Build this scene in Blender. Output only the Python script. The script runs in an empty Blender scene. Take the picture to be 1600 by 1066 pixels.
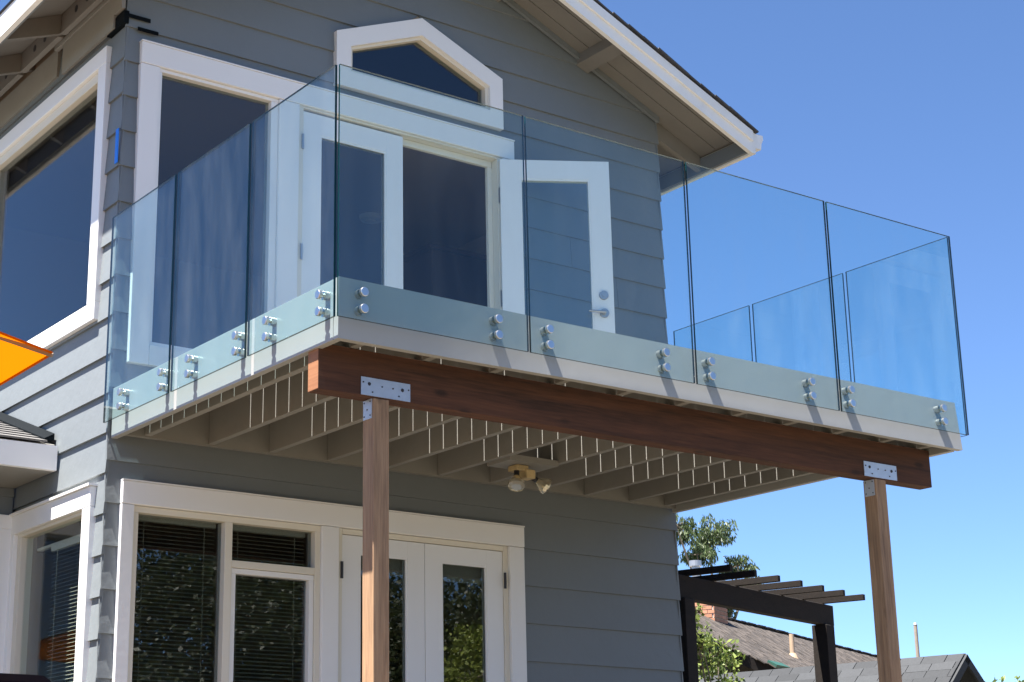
import bpy, math, random
from mathutils import Vector, Matrix
random.seed(7)
R = math.radians
SC = bpy.context.scene
COL = SC.collection

# ------------------------------------------------------------------ camera, sky, sun, exposure
ZD = 2.80            # height of the balcony floor above the terrace
W, D = 4.23, 2.418   # width of the gable front, depth of the balcony
CAM = Vector((-3.8002, -8.5514, ZD - 2.3909))
yaw, pitch, roll = -0.59155, 0.27840, -0.002625
fwd = Vector((-math.sin(yaw)*math.cos(pitch), math.cos(yaw)*math.cos(pitch), math.sin(pitch)))
rgt = Vector((math.cos(yaw), math.sin(yaw), 0)); upv = rgt.cross(fwd)
r2 = rgt*math.cos(roll) + upv*math.sin(roll); u2 = -rgt*math.sin(roll) + upv*math.cos(roll)
cd = bpy.data.cameras.new('camera'); cam = bpy.data.objects.new('camera', cd); COL.objects.link(cam)
M3 = Matrix((r2, u2, -fwd)).transposed()
cam.matrix_world = Matrix.Translation(CAM) @ M3.to_4x4()
cd.sensor_width = 36; cd.lens = 2647.89/1600*36
cd.shift_x = (800-622.21)/1600; cd.shift_y = (542.39-533)/1600
cd.clip_start = 0.05; cd.clip_end = 3000
SC.camera = cam

TOSUN = Vector((-0.37, -0.006, 1.0)).normalized()
world = bpy.data.worlds.new('World'); SC.world = world; world.use_nodes = True
wn = world.node_tree; wn.nodes.clear()
sky = wn.nodes.new('ShaderNodeTexSky'); sky.sky_type = 'NISHITA'; sky.sun_disc = False
sky.sun_elevation = math.asin(TOSUN.z); sky.sun_rotation = math.atan2(TOSUN.x, TOSUN.y)
sky.air_density = 0.64; sky.dust_density = 0.0; sky.ozone_density = 8.0; sky.altitude = 30
bg = wn.nodes.new('ShaderNodeBackground'); bg.inputs[1].default_value = 0.058
wo = wn.nodes.new('ShaderNodeOutputWorld')
wn.links.new(sky.outputs[0], bg.inputs[0]); wn.links.new(bg.outputs[0], wo.inputs[0])
sl = bpy.data.lights.new('sun', 'SUN'); sl.energy = 5.0; sl.angle = R(0.53); sl.color = (1.0, 0.95, 0.88)
so = bpy.data.objects.new('sun', sl); COL.objects.link(so); so.location = (0, 0, 30)
so.rotation_euler = (-TOSUN).to_track_quat('-Z', 'Y').to_euler()
SC.view_settings.view_transform = 'Standard'; SC.view_settings.look = 'None'
SC.view_settings.gamma = 1; SC.view_settings.exposure = 2.15
SC.render.engine = 'CYCLES'
cy = SC.cycles
cy.use_denoising = True
cy.max_bounces = 14; cy.diffuse_bounces = 4; cy.glossy_bounces = 5; cy.transparent_max_bounces = 40
cy.transmission_bounces = 8; cy.sample_clamp_indirect = 6; cy.caustics_reflective = False; cy.caustics_refractive = False

# ------------------------------------------------------------------ materials
def newmat(name):
    m = bpy.data.materials.new(name); m.use_nodes = True; m.node_tree.nodes.clear()
    return m, m.node_tree.nodes, m.node_tree.links
def paint(name, col, rough=0.55, var=0.06, scale=6, bump=0.15, bscale=60, stretch=(1, 1, 1), metal=0.0, dirt=0.0, spec=0.4, bdist=0.004, island=0.0):
    m, n, l = newmat(name)
    out = n.new('ShaderNodeOutputMaterial'); p = n.new('ShaderNodeBsdfPrincipled'); l.new(p.outputs[0], out.inputs[0])
    g = n.new('ShaderNodeNewGeometry'); mp = n.new('ShaderNodeMapping'); mp.inputs['Scale'].default_value = stretch
    l.new(g.outputs['Position'], mp.inputs[0])
    t = n.new('ShaderNodeTexNoise'); t.inputs['Scale'].default_value = scale; t.inputs['Detail'].default_value = 6
    l.new(mp.outputs[0], t.inputs[0])
    oi = n.new('ShaderNodeObjectInfo')
    mx = n.new('ShaderNodeMix'); mx.data_type = 'RGBA'
    mx.inputs[6].default_value = (*[c*(1-var) for c in col], 1); mx.inputs[7].default_value = (*[min(1, c*(1+var)) for c in col], 1)
    l.new(t.outputs[0], mx.inputs[0])
    hs = n.new('ShaderNodeHueSaturation')
    mr = n.new('ShaderNodeMapRange'); mr.inputs[3].default_value = 1-var; mr.inputs[4].default_value = 1+var
    l.new(oi.outputs['Random'], mr.inputs[0]); l.new(mr.outputs[0], hs.inputs['Value']); l.new(mx.outputs[2], hs.inputs['Color'])
    last = hs.outputs[0]
    if island:
        h2 = n.new('ShaderNodeHueSaturation'); mi = n.new('ShaderNodeMapRange'); mi.inputs[3].default_value = 1-island; mi.inputs[4].default_value = 1+island
        l.new(g.outputs['Random Per Island'], mi.inputs[0]); l.new(mi.outputs[0], h2.inputs['Value']); l.new(last, h2.inputs['Color']); last = h2.outputs[0]
    if dirt:
        t2 = n.new('ShaderNodeTexNoise'); t2.inputs['Scale'].default_value = 2.3; t2.inputs['Detail'].default_value = 9; t2.inputs['Roughness'].default_value = .7
        l.new(mp.outputs[0], t2.inputs[0])
        rp = n.new('ShaderNodeMapRange'); rp.inputs[1].default_value = .52; rp.inputs[2].default_value = .75; rp.inputs[4].default_value = dirt
        l.new(t2.outputs[0], rp.inputs[0])
        m2 = n.new('ShaderNodeMix'); m2.data_type = 'RGBA'; m2.inputs[7].default_value = (*[c*.55 for c in col], 1)
        l.new(rp.outputs[0], m2.inputs[0]); l.new(last, m2.inputs[6]); last = m2.outputs[2]
    l.new(last, p.inputs['Base Color'])
    p.inputs['Roughness'].default_value = rough; p.inputs['Metallic'].default_value = metal
    p.inputs['Specular IOR Level'].default_value = spec
    if bump:
        t3 = n.new('ShaderNodeTexNoise'); t3.inputs['Scale'].default_value = bscale; t3.inputs['Detail'].default_value = 4
        l.new(mp.outputs[0], t3.inputs[0])
        b = n.new('ShaderNodeBump'); b.inputs['Strength'].default_value = bump; b.inputs['Distance'].default_value = bdist
        l.new(t3.outputs[0], b.inputs['Height']); l.new(b.outputs[0], p.inputs['Normal'])
    return m
def wood(name, dark, light, axis='Z', rough=0.7, scale=10, bump=.25):
    m, n, l = newmat(name)
    out = n.new('ShaderNodeOutputMaterial'); p = n.new('ShaderNodeBsdfPrincipled'); l.new(p.outputs[0], out.inputs[0])
    g = n.new('ShaderNodeNewGeometry'); mp = n.new('ShaderNodeMapping')
    s = [1, 1, 1]; s['XYZ'.index(axis)] = 0.06; mp.inputs['Scale'].default_value = s
    l.new(g.outputs['Position'], mp.inputs[0])
    t = n.new('ShaderNodeTexNoise'); t.inputs['Scale'].default_value = scale*3; t.inputs['Detail'].default_value = 8; t.inputs['Roughness'].default_value = .65
    t.inputs['Distortion'].default_value = .6
    l.new(mp.outputs[0], t.inputs[0])
    t2 = n.new('ShaderNodeTexNoise'); t2.inputs['Scale'].default_value = scale*14; t2.inputs['Detail'].default_value = 3
    l.new(mp.outputs[0], t2.inputs[0])
    ad = n.new('ShaderNodeMath'); ad.operation = 'MULTIPLY_ADD'; ad.inputs[1].default_value = .45; l.new(t2.outputs[0], ad.inputs[0]); l.new(t.outputs[0], ad.inputs[2])
    r = n.new('ShaderNodeMapRange'); r.inputs[1].default_value = .42; r.inputs[2].default_value = 1.0; l.new(ad.outputs[0], r.inputs[0])
    mx = n.new('ShaderNodeMix'); mx.data_type = 'RGBA'; mx.inputs[6].default_value = (*dark, 1); mx.inputs[7].default_value = (*light, 1)
    l.new(r.outputs[0], mx.inputs[0])
    v = n.new('ShaderNodeTexVoronoi'); v.inputs['Scale'].default_value = 1.9; v.inputs['Randomness'].default_value = 1
    mp2 = n.new('ShaderNodeMapping'); s2 = [3, 3, 3]; s2['XYZ'.index(axis)] = 1.3; mp2.inputs['Scale'].default_value = s2
    l.new(g.outputs['Position'], mp2.inputs[0]); l.new(mp2.outputs[0], v.inputs[0])
    kr = n.new('ShaderNodeMapRange'); kr.inputs[1].default_value = .05; kr.inputs[2].default_value = .13; kr.inputs[3].default_value = .7; kr.inputs[4].default_value = 0
    l.new(v.outputs['Distance'], kr.inputs[0])
    m2 = n.new('ShaderNodeMix'); m2.data_type = 'RGBA'; m2.inputs[7].default_value = (*[c*.4 for c in dark], 1)
    l.new(kr.outputs[0], m2.inputs[0]); l.new(mx.outputs[2], m2.inputs[6])
    l.new(m2.outputs[2], p.inputs['Base Color']); p.inputs['Roughness'].default_value = rough
    b = n.new('ShaderNodeBump'); b.inputs['Strength'].default_value = bump; b.inputs['Distance'].default_value = .004
    l.new(ad.outputs[0], b.inputs['Height']); l.new(b.outputs[0], p.inputs['Normal'])
    return m
def glassmat(name, tint, ior=1.52, rough=0.0, wav=0.0, dust=0.0):
    """clear sheet: each face passes tinted light straight through and mirrors by Fresnel"""
    m, n, l = newmat(name)
    out = n.new('ShaderNodeOutputMaterial'); mix = n.new('ShaderNodeMixShader'); fr = n.new('ShaderNodeFresnel'); fr.inputs[0].default_value = ior
    tr = n.new('ShaderNodeBsdfTransparent'); tr.inputs[0].default_value = (*tint, 1)
    gl = n.new('ShaderNodeBsdfGlossy'); gl.inputs['Roughness'].default_value = rough
    # a sheet has two faces, both get the outside Fresnel angle: use facing based curve so the back faces mirror alike
    g = n.new('ShaderNodeNewGeometry'); dt = n.new('ShaderNodeVectorMath'); dt.operation = 'DOT_PRODUCT'
    l.new(g.outputs['Incoming'], dt.inputs[0]); l.new(g.outputs['Normal'], dt.inputs[1])
    ab = n.new('ShaderNodeMath'); ab.operation = 'ABSOLUTE'; l.new(dt.outputs['Value'], ab.inputs[0])
    om = n.new('ShaderNodeMath'); om.operation = 'SUBTRACT'; om.inputs[0].default_value = 1; l.new(ab.outputs[0], om.inputs[1])
    pw = n.new('ShaderNodeMath'); pw.operation = 'POWER'; pw.inputs[1].default_value = 5; l.new(om.outputs[0], pw.inputs[0])
    f0 = ((ior-1)/(ior+1))**2
    ma = n.new('ShaderNodeMath'); ma.operation = 'MULTIPLY_ADD'; ma.inputs[1].default_value = 1-f0; ma.inputs[2].default_value = f0
    l.new(pw.outputs[0], ma.inputs[0])
    n.remove(fr)
    if wav:
        t = n.new('ShaderNodeTexNoise'); t.inputs['Scale'].default_value = 1.6; l.new(g.outputs['Position'], t.inputs[0])
        b = n.new('ShaderNodeBump'); b.inputs['Strength'].default_value = wav; b.inputs['Distance'].default_value = .01
        l.new(t.outputs[0], b.inputs['Height']); l.new(b.outputs[0], gl.inputs['Normal'])
    l.new(ma.outputs[0], mix.inputs[0]); l.new(tr.outputs[0], mix.inputs[1]); l.new(gl.outputs[0], mix.inputs[2])
    last = mix.outputs[0]
    if dust:                                  # a thin uneven film of dried water marks and dust
        mp = n.new('ShaderNodeMapping'); mp.inputs['Scale'].default_value = (3, 3, .7); l.new(g.outputs['Position'], mp.inputs[0])
        t = n.new('ShaderNodeTexNoise'); t.inputs['Scale'].default_value = 2.2; t.inputs['Detail'].default_value = 8; t.inputs['Roughness'].default_value = .65; l.new(mp.outputs[0], t.inputs[0])
        mr = n.new('ShaderNodeMapRange'); mr.inputs[1].default_value = .42; mr.inputs[2].default_value = .72; mr.inputs[4].default_value = dust; l.new(t.outputs[0], mr.inputs[0])
        df = n.new('ShaderNodeBsdfDiffuse'); df.inputs[0].default_value = (.75, .78, .8, 1)
        m2 = n.new('ShaderNodeMixShader'); l.new(mr.outputs[0], m2.inputs[0]); l.new(last, m2.inputs[1]); l.new(df.outputs[0], m2.inputs[2]); last = m2.outputs[0]
    l.new(last, out.inputs[0])
    return m
def leafmat(name, c1, c2, trans=.35):
    m, n, l = newmat(name)
    out = n.new('ShaderNodeOutputMaterial'); mix = n.new('ShaderNodeMixShader'); mix.inputs[0].default_value = trans
    d = n.new('ShaderNodeBsdfPrincipled'); d.inputs['Roughness'].default_value = .5; t = n.new('ShaderNodeBsdfTranslucent')
    g = n.new('ShaderNodeNewGeometry'); mx = n.new('ShaderNodeMix'); mx.data_type = 'RGBA'
    mx.inputs[6].default_value = (*c1, 1); mx.inputs[7].default_value = (*c2, 1)
    l.new(g.outputs['Random Per Island'], mx.inputs[0])
    l.new(mx.outputs[2], d.inputs['Base Color']); l.new(mx.outputs[2], t.inputs[0])
    l.new(d.outputs[0], mix.inputs[1]); l.new(t.outputs[0], mix.inputs[2]); l.new(mix.outputs[0], out.inputs[0])
    return m

M = {}
M['siding'] = paint('grey blue siding paint', (.170, .189, .201), .55, .05, 3, .35, 18, dirt=.10, bdist=.006)
M['white'] = paint('white trim paint', (.80, .79, .78), .45, .02, 4, .12, 30)
M['door'] = paint('white door paint', (.80, .80, .80), .40, .015, 4, .05, 30)
M['cream'] = paint('cream painted sash', (.72, .67, .57), .5, .03, 5, .1, 30)
M['beige'] = paint('beige grey timber paint', (.245, .238, .220), .6, .07, 5, .3, 30, dirt=.35)
M['fascia'] = paint('pale grey fascia paint', (.36, .36, .345), .42, .04, 3, .10, 9, dirt=.12, bdist=.008)
M['soffit'] = paint('brown grey soffit paint', (.205, .195, .18), .65, .07, 5, .3, 30, dirt=.3)
M['eave'] = paint('off white barge paint', (.80, .79, .77), .55, .04, 4, .2, 30, dirt=.2)
M['board'] = wood('deck board', (.16, .13, .10), (.30, .25, .20), 'X')
M['beam'] = wood('dark red stained beam', (.014, .005, .003), (.115, .042, .019), 'X', .85, 7)
M['beam_end'] = wood('raw sawn beam end', (.20, .075, .03), (.36, .16, .07), 'Y', .7, 6)
M['post'] = wood('raw fir post', (.15, .085, .048), (.44, .275, .155), 'Z', .7, 8)
M['dark_wood'] = wood('dark stained pergola timber', (.004, .0025, .0018), (.015, .009, .006), 'X', 1.0, 8, .5)
M['zinc'] = paint('galvanised steel', (.55, .60, .66), .42, .12, 26, .1, 60, metal=.55)
M['hardware'] = paint('satin nickel', (.42, .42, .43), .45, .05, 30, .05, 120, metal=.8)
M['steel'] = paint('brushed stainless steel', (.60, .595, .58), .30, .05, 30, .08, 120, metal=1.0)
M['black'] = paint('black rubber membrane', (.002, .004, .006), .85, .2, 6, .2, 30, spec=.12)
M['hole'] = paint('dark bolt', (.03, .03, .035), .5, .1, 6, 0)
M['tape'] = paint('blue masking tape', (.02, .19, .72), .6, .06, 12, .1, 60)
M['glass'] = glassmat('clear railing glass', (.880, .965, .97), 1.54, dust=.022)
M['edge'] = paint('green glass edge', (.004, .028, .034), .12, .1, 8, 0, spec=.6)
M['pane_clear'] = glassmat('clear door glass', (.90, .95, .96), 1.6, wav=.05)
M['pane_door'] = glassmat('coated door glass', (.66, .70, .70), 1.8, wav=.05)
M['pane'] = glassmat('window glass', (.70, .74, .75), 1.72, wav=.05)
M['inside'] = paint('inside wall paint', (.36, .28, .20), .8, .03, 3, 0)
M['inside_dark'] = paint('dark cabinet', (.055, .035, .04), .6, .1, 3, 0)
M['blind'] = paint('blind slat', (.46, .42, .31), .5, .04, 6, 0)
M['blind_pale'] = paint('pale shade cloth', (.55, .53, .46), .8, .04, 6, 0)
M['shingle'] = paint('charcoal asphalt shingle', (.045, .045, .05), .9, .30, 40, .6, 200)
M['shingle_grey'] = paint('grey asphalt shingle', (.032, .034, .037), .9, .22, 30, .6, 150, island=.25)
M['shingle_pale'] = paint('pale grey asphalt shingle', (.14, .135, .13), .9, .2, 30, .6, 150)
M['shake'] = paint('weathered wood shake', (.056, .046, .039), .9, .35, 14, .5, 60, stretch=(3, 1, 1), island=.45)
M['brick'] = paint('orange brick', (.42, .20, .12), .85, .18, 12, .4, 60)
M['mortar'] = paint('mortar', (.40, .37, .33), .9, .1, 12, .3, 60)
M['tan'] = paint('tan vent pipe', (.42, .30, .20), .6, .1, 12, .1)
M['green'] = paint('green painted flashing', (.02, .07, .05), .5, .1, 6, .1)
M['orange'] = None
M['ivory'] = paint('yellowed plastic', (.55, .42, .22), .5, .2, 40, .2, 80, dirt=.8)
M['bulb'] = paint('lamp reflector glass', (.75, .70, .55), .12, .15, 25, .2, 70, metal=.7)
M['patio'] = paint('tan concrete paving', (.145, .125, .098), .9, .12, 3, .3, 50, dirt=.3)
M['grass'] = paint('dry grass ground', (.095, .085, .06), .95, .3, 5, .5, 30, dirt=.4)
M['bark'] = paint('grey bark', (.22, .18, .14), .9, .25, 10, .5, 40)
M['leaf_e'] = leafmat('eucalyptus leaf', (.03, .055, .02), (.11, .15, .055))
M['leaf_b'] = leafmat('bush leaf', (.05, .09, .015), (.22, .27, .06))
M['leaf_s'] = leafmat('sunny leaf', (.10, .15, .02), (.36, .40, .09))
M['leaf_d'] = leafmat('dark oak leaf', (.022, .034, .012), (.055, .072, .024))
M['white_wall'] = paint('house wall stucco', (.30, .25, .20), .9, .05, 6, .2, 60)
m, n, l = newmat('orange canvas')
o_ = n.new('ShaderNodeOutputMaterial'); mx_ = n.new('ShaderNodeMixShader'); mx_.inputs[0].default_value = .55
d_ = n.new('ShaderNodeBsdfDiffuse'); t_ = n.new('ShaderNodeBsdfTranslucent')
tn = n.new('ShaderNodeTexNoise'); tn.inputs['Scale'].default_value = 3; cm = n.new('ShaderNodeMix'); cm.data_type = 'RGBA'
cm.inputs[6].default_value = (.52, .118, .001, 1); cm.inputs[7].default_value = (.58, .138, .002, 1); l.new(tn.outputs[0], cm.inputs[0])
l.new(cm.outputs[2], d_.inputs[0]); l.new(cm.outputs[2], t_.inputs[0]); l.new(d_.outputs[0], mx_.inputs[1]); l.new(t_.outputs[0], mx_.inputs[2]); l.new(mx_.outputs[0], o_.inputs[0])
M['orange'] = m

# ------------------------------------------------------------------ builders
WL = {}                                     # world location of every object we make
class MB:
    """collects faces in world coordinates, build() links ONE mesh object"""
    def __init__(s): s.v = []; s.f = []; s.m = []; s.mi = 0
    def hexa(s, p):                          # p: 4 bottom + 4 top corners, each ring counter clockwise from above
        b = len(s.v); s.v += [tuple(q) for q in p]
        s.f += [(b+3, b+2, b+1, b), (b+4, b+5, b+6, b+7), (b, b+1, b+5, b+4), (b+1, b+2, b+6, b+5), (b+2, b+3, b+7, b+6), (b+3, b, b+4, b+7)]
        s.m += [s.mi]*6; return s
    def box(s, x0, x1, y0, y1, z0, z1):
        return s.hexa([(x0, y0, z0), (x1, y0, z0), (x1, y1, z0), (x0, y1, z0), (x0, y0, z1), (x1, y0, z1), (x1, y1, z1), (x0, y1, z1)])
    def obox(s, c, ax, ay, az, hx, hy, hz):  # oriented box about c
        c = Vector(c); P = []
        for k in (-1, 1):
            for i, j in ((-1, -1), (1, -1), (1, 1), (-1, 1)): P.append(c + ax*hx*i + ay*hy*j + az*hz*k)
        return s.hexa(P)
    def prism(s, poly, d):                   # polygon extruded by vector d
        b = len(s.v); n = len(poly); d = Vector(d)
        s.v += [tuple(q) for q in poly] + [tuple(Vector(q)+d) for q in poly]
        s.f += [tuple(range(b+n-1, b-1, -1)), tuple(range(b+n, b+2*n))] + [(b+i, b+(i+1) % n, b+n+(i+1) % n, b+n+i) for i in range(n)]
        s.m += [s.mi]*(n+2); return s
    def cone(s, a, b_, r0, r1, n=12, caps=True):
        a = Vector(a); b_ = Vector(b_); d = (b_-a).normalized()
        u = d.orthogonal().normalized(); w = d.cross(u); b = len(s.v)
        for c, r in ((a, r0), (b_, r1)):
            for i in range(n):
                t = 2*math.pi*i/n; s.v.append(tuple(c + u*r*math.cos(t) + w*r*math.sin(t)))
        for i in range(n): s.f.append((b+i, b+(i+1) % n, b+n+(i+1) % n, b+n+i)); s.m.append(s.mi)
        if caps: s.f += [tuple(range(b+n-1, b-1, -1)), tuple(range(b+n, b+2*n))]; s.m += [s.mi]*2
        return s
    def face(s, pts): b = len(s.v); s.v += [tuple(q) for q in pts]; s.f.append(tuple(range(b, b+len(pts)))); s.m.append(s.mi); return s
    def build(s, name, mat, parent=None, bevel=0, smooth=False):
        me = bpy.data.meshes.new(name)
        n = len(s.v); lo = [min(v[i] for v in s.v) for i in range(3)]; hi = [max(v[i] for v in s.v) for i in range(3)]
        c = Vector([(lo[i]+hi[i])/2 for i in range(3)])
        me.from_pydata([(v[0]-c.x, v[1]-c.y, v[2]-c.z) for v in s.v], [], s.f)
        mats = mat if isinstance(mat, (list, tuple)) else [mat]
        for q in mats: me.materials.append(M[q])
        if len(mats) > 1: me.polygons.foreach_set('material_index', s.m)
        if smooth: me.polygons.foreach_set('use_smooth', [True]*len(me.polygons))
        me.update()
        o = bpy.data.objects.new(name, me); COL.objects.link(o)
        place(o, c, parent)
        if bevel:
            b = o.modifiers.new('bevel', 'BEVEL'); b.width = bevel; b.segments = 2; b.limit_method = 'ANGLE'
        return o
def place(o, c, parent=None):
    WL[o] = Vector(c)
    if parent is not None: o.parent = parent; o.location = Vector(c) - WL[parent]
    else: o.location = c
def tag(o, label=None, cat=None, group=None, kind=None):
    if label: o['label'] = label
    if cat: o['category'] = cat
    if group: o['group'] = group
    if kind: o['kind'] = kind
    return o
def thing(name, loc, label, cat, group=None):
    o = bpy.data.objects.new(name, None); COL.objects.link(o); place(o, Vector(loc)); o.empty_display_size = .2
    return tag(o, label, cat, group)
def copy_part(src, loc, parent):             # a part that shares its mesh
    o = src.copy(); COL.objects.link(o); place(o, Vector(loc), parent); return o
def box(name, mat, parent, x0, x1, y0, y1, z0, z1, bevel=0): return MB().box(x0, x1, y0, y1, z0, z1).build(name, mat, parent, bevel)
def zz(*a): return [ZD+q for q in a]

# ------------------------------------------------------------------ ground
g = MB(); xs = [-300, -60, -20, -8, -3, 0, 5, 12, 25, 60, 300]; ys = [-300, -80, -30, -12, -8, -7.2, -6.6, -6.0, -5.6, 0, 8, 30, 80, 300]
def gh(y): t = min(1, max(0, (-5.6-y)/2.0)); return -1.2*t*t*(3-2*t)
idx = {}
for j, y in enumerate(ys):
    for i, x in enumerate(xs): idx[i, j] = len(g.v); g.v.append((x, y, gh(y)))
for j in range(len(ys)-1):
    for i in range(len(xs)-1): g.f.append((idx[i, j], idx[i+1, j], idx[i+1, j+1], idx[i, j+1])); g.m.append(0)
tag(g.build('ground', 'grass'), kind='structure')
tag(MB().box(-4.5, 9.5, -5.4, 3.2, -.06, .02).build('patio', 'patio'), kind='structure')

# ------------------------------------------------------------------ the house
house = thing('house', (W/2, 3.5, 0), 'two storey grey lap sided house with white trimmed windows and gable roof', 'house')
SL = .42                                     # roof slope
ZS = ZD+2.664                                # soffit height above the side walls
OG, OX = .46, .485                           # overhang at the gable and at the eaves
DEEP = 7.2
def roofz(x): return ZS + SL*(W/2-abs(x-W/2))
UP_Z0 = ZD-.03
# openings in the front wall as (x0,x1,z0,z1)
f_holes = [(.14, 1.06, ZD+.23, ZD+2.07), (1.14, 2.80, ZD-.03, ZD+2.07),
           (.13, 1.40, .30, ZD-.58), (1.46, 2.80, .10, ZD-.58)]
l_holes = [(.25, 2.14, ZD+.51, ZD+2.11), (.17, 1.24, .55, ZD-.58)]
gw_lo, gw_sh, gw_pk, gw_h = ZD+2.29, ZD+2.55, ZD+2.815, .615     # gable window hole
def gw_half(z):
    if z < gw_lo-1e-6 or z > gw_pk: return 0
    return gw_h if z <= gw_sh else gw_h*(gw_pk-z)/(gw_pk-gw_sh)
def cells(x0, x1, z0, z1, holes):
    X = sorted({x0, x1, *[h[0] for h in holes], *[h[1] for h in holes]}); Z = sorted({z0, z1, *[h[2] for h in holes], *[h[3] for h in holes]})
    X = [x for x in X if x0 <= x <= x1]; Z = [z for z in Z if z0 <= z <= z1]
    for i in range(len(X)-1):
        for j in range(len(Z)-1):
            cx, cz = (X[i]+X[i+1])/2, (Z[j]+Z[j+1])/2
            if not any(h[0] < cx < h[1] and h[2] < cz < h[3] for h in holes): yield X[i], X[i+1], Z[j], Z[j+1]
zt = ZD+2.15
w = MB()
for a, b, c, d in cells(.01, W-.01, 0, zt, f_holes): w.box(a, b, .004, .11, c, d)
xc = W/2
for s in (-1, 1):                            # gable triangle round its window
    X = lambda t: xc+s*t
    def poly(pts): 
        pts = [(X(t), .004, z) for t, z in pts]
        if s < 0: pts.reverse()
        w.prism(pts, (0, .106, 0))
    poly([(0, zt), (W/2-.01, zt), (W/2-.01, ZS), (gw_h, roofz(xc+gw_h)), (gw_h, gw_lo), (0, gw_lo)])
    poly([(0, gw_pk), (gw_h, gw_sh), (gw_h, roofz(xc+gw_h)), (0, roofz(xc))])
wall_f = w.build('wall', 'inside', house)
w = MB()
for a, b, c, d in cells(.01, DEEP, 0, ZS-.02, l_holes): w.box(.004, .11, a, b, c, d)
wall_l = w.build('wall', 'inside', house)
wall_r = box('wall', 'inside', house, W-.11, W-.004, .12, DEEP, 0, ZS-.02)
wall_b = MB().prism([(0, DEEP, 0), (W, DEEP, 0), (W, DEEP, ZS), (xc, DEEP, roofz(xc)), (0, DEEP, ZS)], (0, .12, 0)).build('wall', 'siding', house)

def course_levels(butt, pitch, lo, hi):
    k0 = math.floor((lo-butt)/pitch); z = butt+k0*pitch; out = []
    while z < hi-.01:
        a, b = max(z, lo), min(z+pitch, hi)
        if b-a > .03: out.append((z, a, b))
        z += pitch
    return out
LAP0, LAP1 = .019, .003                      # how far a board stands off the wall at its foot and at its head
def siding_front(butt, pitch, lo, hi, holes, gable):
    for zc, a, b in course_levels(butt, pitch, lo, hi):
        cuts = {a, b}
        for h in holes: cuts |= {z for z in (h[2], h[3]) if a < z < b}
        if gable: cuts |= {z for z in (gw_lo, gw_sh, ZS) if a < z < b}
        cuts = sorted(cuts); mb = MB(); runs = []
        j = [random.uniform(-.0015, .0015) for _ in range(2)]
        for z0, z1 in zip(cuts, cuts[1:]):
            zm = (z0+z1)/2
            def off(z): t = (z-zc)/pitch; return -(LAP0*(1-t)+LAP1*t)
            e = 1e-5
            ext = lambda z: (-.014, W+.014) if z <= ZS else (max(0, (z-ZS)/SL)-.012, W-max(0, (z-ZS)/SL)+.012)
            segs = [(ext(z0+e)[0], ext(z1-e)[0], ext(z0+e)[1], ext(z1-e)[1])]
            blk = [(h[0], h[0], h[1], h[1]) for h in holes if h[2] < zm < h[3]]
            if gable and gw_half(zm) > 0: h0, h1 = gw_half(z0+e), gw_half(z1-e); blk.append((xc-h0, xc-h1, xc+h0, xc+h1))
            for q in sorted(blk):
                s = segs.pop(); segs += [(s[0], s[1], q[0], q[1]), (q[2], q[3], s[2], s[3])]
            for s in segs:
                if s[2]-s[0] < .01 and s[3]-s[1] < .01: continue
                runs.append((s, z0, z1, off(z0), off(z1)))
        def add(mb, r):
            s, z0, z1, y0, y1 = r
            mb.hexa([(s[0], y0, z0), (s[2], y0, z0), (s[2], .003, z0), (s[0], .003, z0), (s[1], y1, z1), (max(s[3], s[1]), y1, z1), (max(s[3], s[1]), .003, z1), (s[1], .003, z1)])
        if len(cuts) == 2:
            for r in runs:
                s0, z0, z1, y0, y1 = r; parts = [r]
                if min(s0[2], s0[3])-max(s0[0], s0[1]) > 1.3 and random.random() < .35:     # butt joint between two lengths
                    xj = random.uniform(max(s0[0], s0[1])+.35, min(s0[2], s0[3])-.35)
                    parts = [((s0[0], s0[1], xj-.0012, xj-.0012), z0, z1, y0, y1), ((xj+.0012, xj+.0012, s0[2], s0[3]), z0, z1, y0-.0012, y1-.0008)]
                for q in parts: mb = MB(); add(mb, q); mb.build('siding_board', 'siding', wall_f)
        else:
            left = list(runs)
            while left:                       # pieces that touch are one notched board
                grp = [left.pop(0)]; k = 0
                while k < len(grp):
                    g_ = grp[k]; k += 1
                    for r in left[:]:
                        if (abs(r[1]-g_[2]) < 1e-6 or abs(r[2]-g_[1]) < 1e-6) and min(r[0][2], g_[0][2])-max(r[0][0], g_[0][0]) > .005: grp.append(r); left.remove(r)
                mb = MB()
                for r in grp: add(mb, r)
                mb.build('siding_board', 'siding', wall_f)
siding_front(ZD+1.125, .2225, ZD-.02, roofz(xc)-.01, f_holes, True)
siding_front(ZD-.405, .2385, .02, ZD-.02, f_holes, False)
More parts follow.
